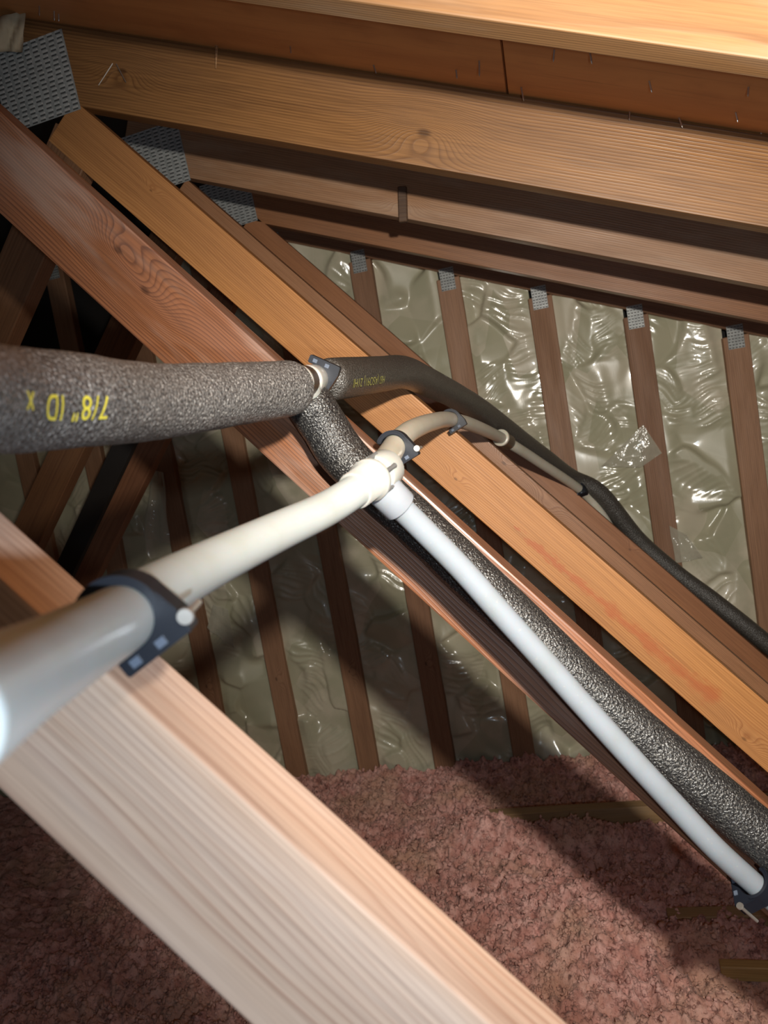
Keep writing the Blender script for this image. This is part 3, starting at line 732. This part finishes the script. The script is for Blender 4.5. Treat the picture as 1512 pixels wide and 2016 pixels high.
_tc = CAM - b_; _tc = _tc - d_ * (_tc @ d_); _tc /= np.linalg.norm(_tc); _sd = np.cross(d_, _tc)
for ang in (-62, 8, 70):
    rad = _tc * math.cos(math.radians(ang)) + _sd * math.sin(math.radians(ang)); c = b_ + d_ * 0.004 + rad * 0.0158
    bm = bmesh.new(); add_cyl(bm, V(-d_ * 0.008), V(d_ * 0.008), 0.0017, 0.0024, 8); bm_obj('stop_clip', bm, M_CLIP, cold, Matrix.Translation(V(c)))
# coupling farther on
cpl = along(P2_[60:], 0, 985); ic = min(range(len(P2_)), key=lambda i: np.linalg.norm(P2_[i] - cpl)); dc = P2_[ic+1] - P2_[ic-1]; dc /= np.linalg.norm(dc)
seg_cyl('coupling', cpl - dc*0.026, cpl + dc*0.026, 0.0165, M_FAR, cold, 24, 0.010, 0.0185)

# ------------------------------------------------------------------ pipe clamps
def clamp(label, centre, axis, rot_deg, depth=0.012, scale=1.0, mirror=False, nail=True, group='black half clamps on the pipes', upref=None):
    """J shaped half clamp: arc over the pipe, straight ribbed foot beside it, one nail; profile plane square to the pipe"""
    r = RP * scale; prof = []
    ri, ro = 1.06, 1.42
    nrm = (0.6, -0.8); dr = (0.8, 0.6)
    def bp(t, n): return (nrm[0]*n + dr[0]*t, nrm[1]*n + dr[1]*t)
    for k in range(0, 25):
        a = math.radians(172 - (172 + 53) * k / 24); prof.append((ri*math.cos(a), ri*math.sin(a)))
    prof += [bp(-0.95, 1.06), bp(-0.95, 1.66), bp(1.55, 1.66), bp(1.62, 0.95)]
    for k in range(0, 15):
        a = math.radians(40 + (172 - 40) * k / 14); prof.append((ro*math.cos(a), ro*math.sin(a)))
    a = axis / np.linalg.norm(axis); up = np.array(upref if upref is not None else [0, 0, 1.0]); up = up - a * (up @ a); up /= np.linalg.norm(up)
    rt = np.cross(a, up); 
    c0, s0 = math.cos(math.radians(rot_deg)), math.sin(math.radians(rot_deg))
    def P(x, y, w):
        if mirror: x = -x
        X, Y = x*c0 - y*s0, x*s0 + y*c0
        return V(rt*X*r + up*Y*r + a*w)
    t = empty('pipe_clamp', centre); tag(t, label, 'clamp', group)
    def prism(name, pts, w0, w1, mat, bev=0.0):
        bm = bmesh.new(); n = len(pts)
        A = [bm.verts.new(P(x, y, w0)) for x, y in pts]; B = [bm.verts.new(P(x, y, w1)) for x, y in pts]
        bm.faces.new(A); bm.faces.new(B[::-1])
        for i in range(n):
            j = (i+1) % n; bm.faces.new((A[j], A[i], B[i], B[j]))
        bmesh.ops.recalc_face_normals(bm, faces=bm.faces[:])
        if bev: bmesh.ops.bevel(bm, geom=[e for e in bm.edges if e.calc_face_angle(0) > 0.9], offset=bev, segments=2, affect='EDGES')
        return bm_obj(name, bm, mat, t, Matrix.Translation(V(centre)))
    prism('hook', prof, -depth/2, depth/2, M_CLAMP, 0.0006*scale)
    # raised rim on the arc
    rim = [(1.32*math.cos(math.radians(a_)), 1.32*math.sin(math.radians(a_))) for a_ in range(165, 20, -8)] + [(1.42*math.cos(math.radians(a_)), 1.42*math.sin(math.radians(a_))) for a_ in range(21, 166, 8)]
    prism('rim', rim, -depth/2 - 0.0012*scale, -depth/2 + 0.001, M_CLAMP)
    for tt in (-0.45, 0.55):
        prism('slot_rib', [bp(tt-0.14, 1.22), bp(tt-0.14, 1.50), bp(tt+0.20, 1.50), bp(tt+0.20, 1.22)], -depth/2 - 0.0009*scale, -depth/2 + 0.002, M_SLOT)
    if nail:
        bm = bmesh.new(); q0 = P(*bp(1.72, 1.18), -depth/2 - 0.0022*scale); q1 = P(*bp(1.72, 1.18), -depth/2 - 0.0006*scale); q2 = P(*bp(1.72, 1.18), depth*1.1)
        add_cyl(bm, q0, q1, 0.0030*scale, 0.0033*scale, 16); add_cyl(bm, q1, q2, 0.0015*scale, 0.0015*scale, 8)
        bm_obj('nail', bm, M_NAIL, t, Matrix.Translation(V(centre)))
    return t
def at_px(P, px, lo=0, hi=None):
    hi = hi or len(P); i = min(range(lo, hi), key=lambda i: abs(project(P[i])[0] - px)); i = max(1, min(len(P)-2, i)); return P[i], P[i+1] - P[i-1]
c, ax = at_px(P1_, 246)
clamp('large blue black pipe clamp nailed beside the white pipe at lower left', c, ax, -9, 0.015, 1.0)
c, ax = at_px(P2_, 775, 0, 30)
clamp('black pipe clamp just behind the white tee', c, np.array([0.05, 1, 0.0]), -14, 0.012, 1.0)
c, ax = at_px(P2_, 887, 10, 60)
clamp('small black pipe clamp where the white pipe bends over the orange web', c, ax, -14, 0.012, 1.0, nail=False)
c, ax = at_px(P2_, 1143, 50, 110)
clamp('farthest black clamp on the white pipe near the end wall studs', c, ax, -20, 0.016, 1.0, nail=False)
c, ax = at_px(P3_, 1492)
clamp('black clamp with a bright nail holding the branch pipe at the right edge', c, ax, 35, 0.016, 1.05, upref=[0, -1, 0])
clamp('black clamp hooked over the white fitting between the foam sleeves', A + u * 0.108, u, -8, 0.012, 1.10, mirror=True, nail=False, upref=[0.2, 0, -1.0])
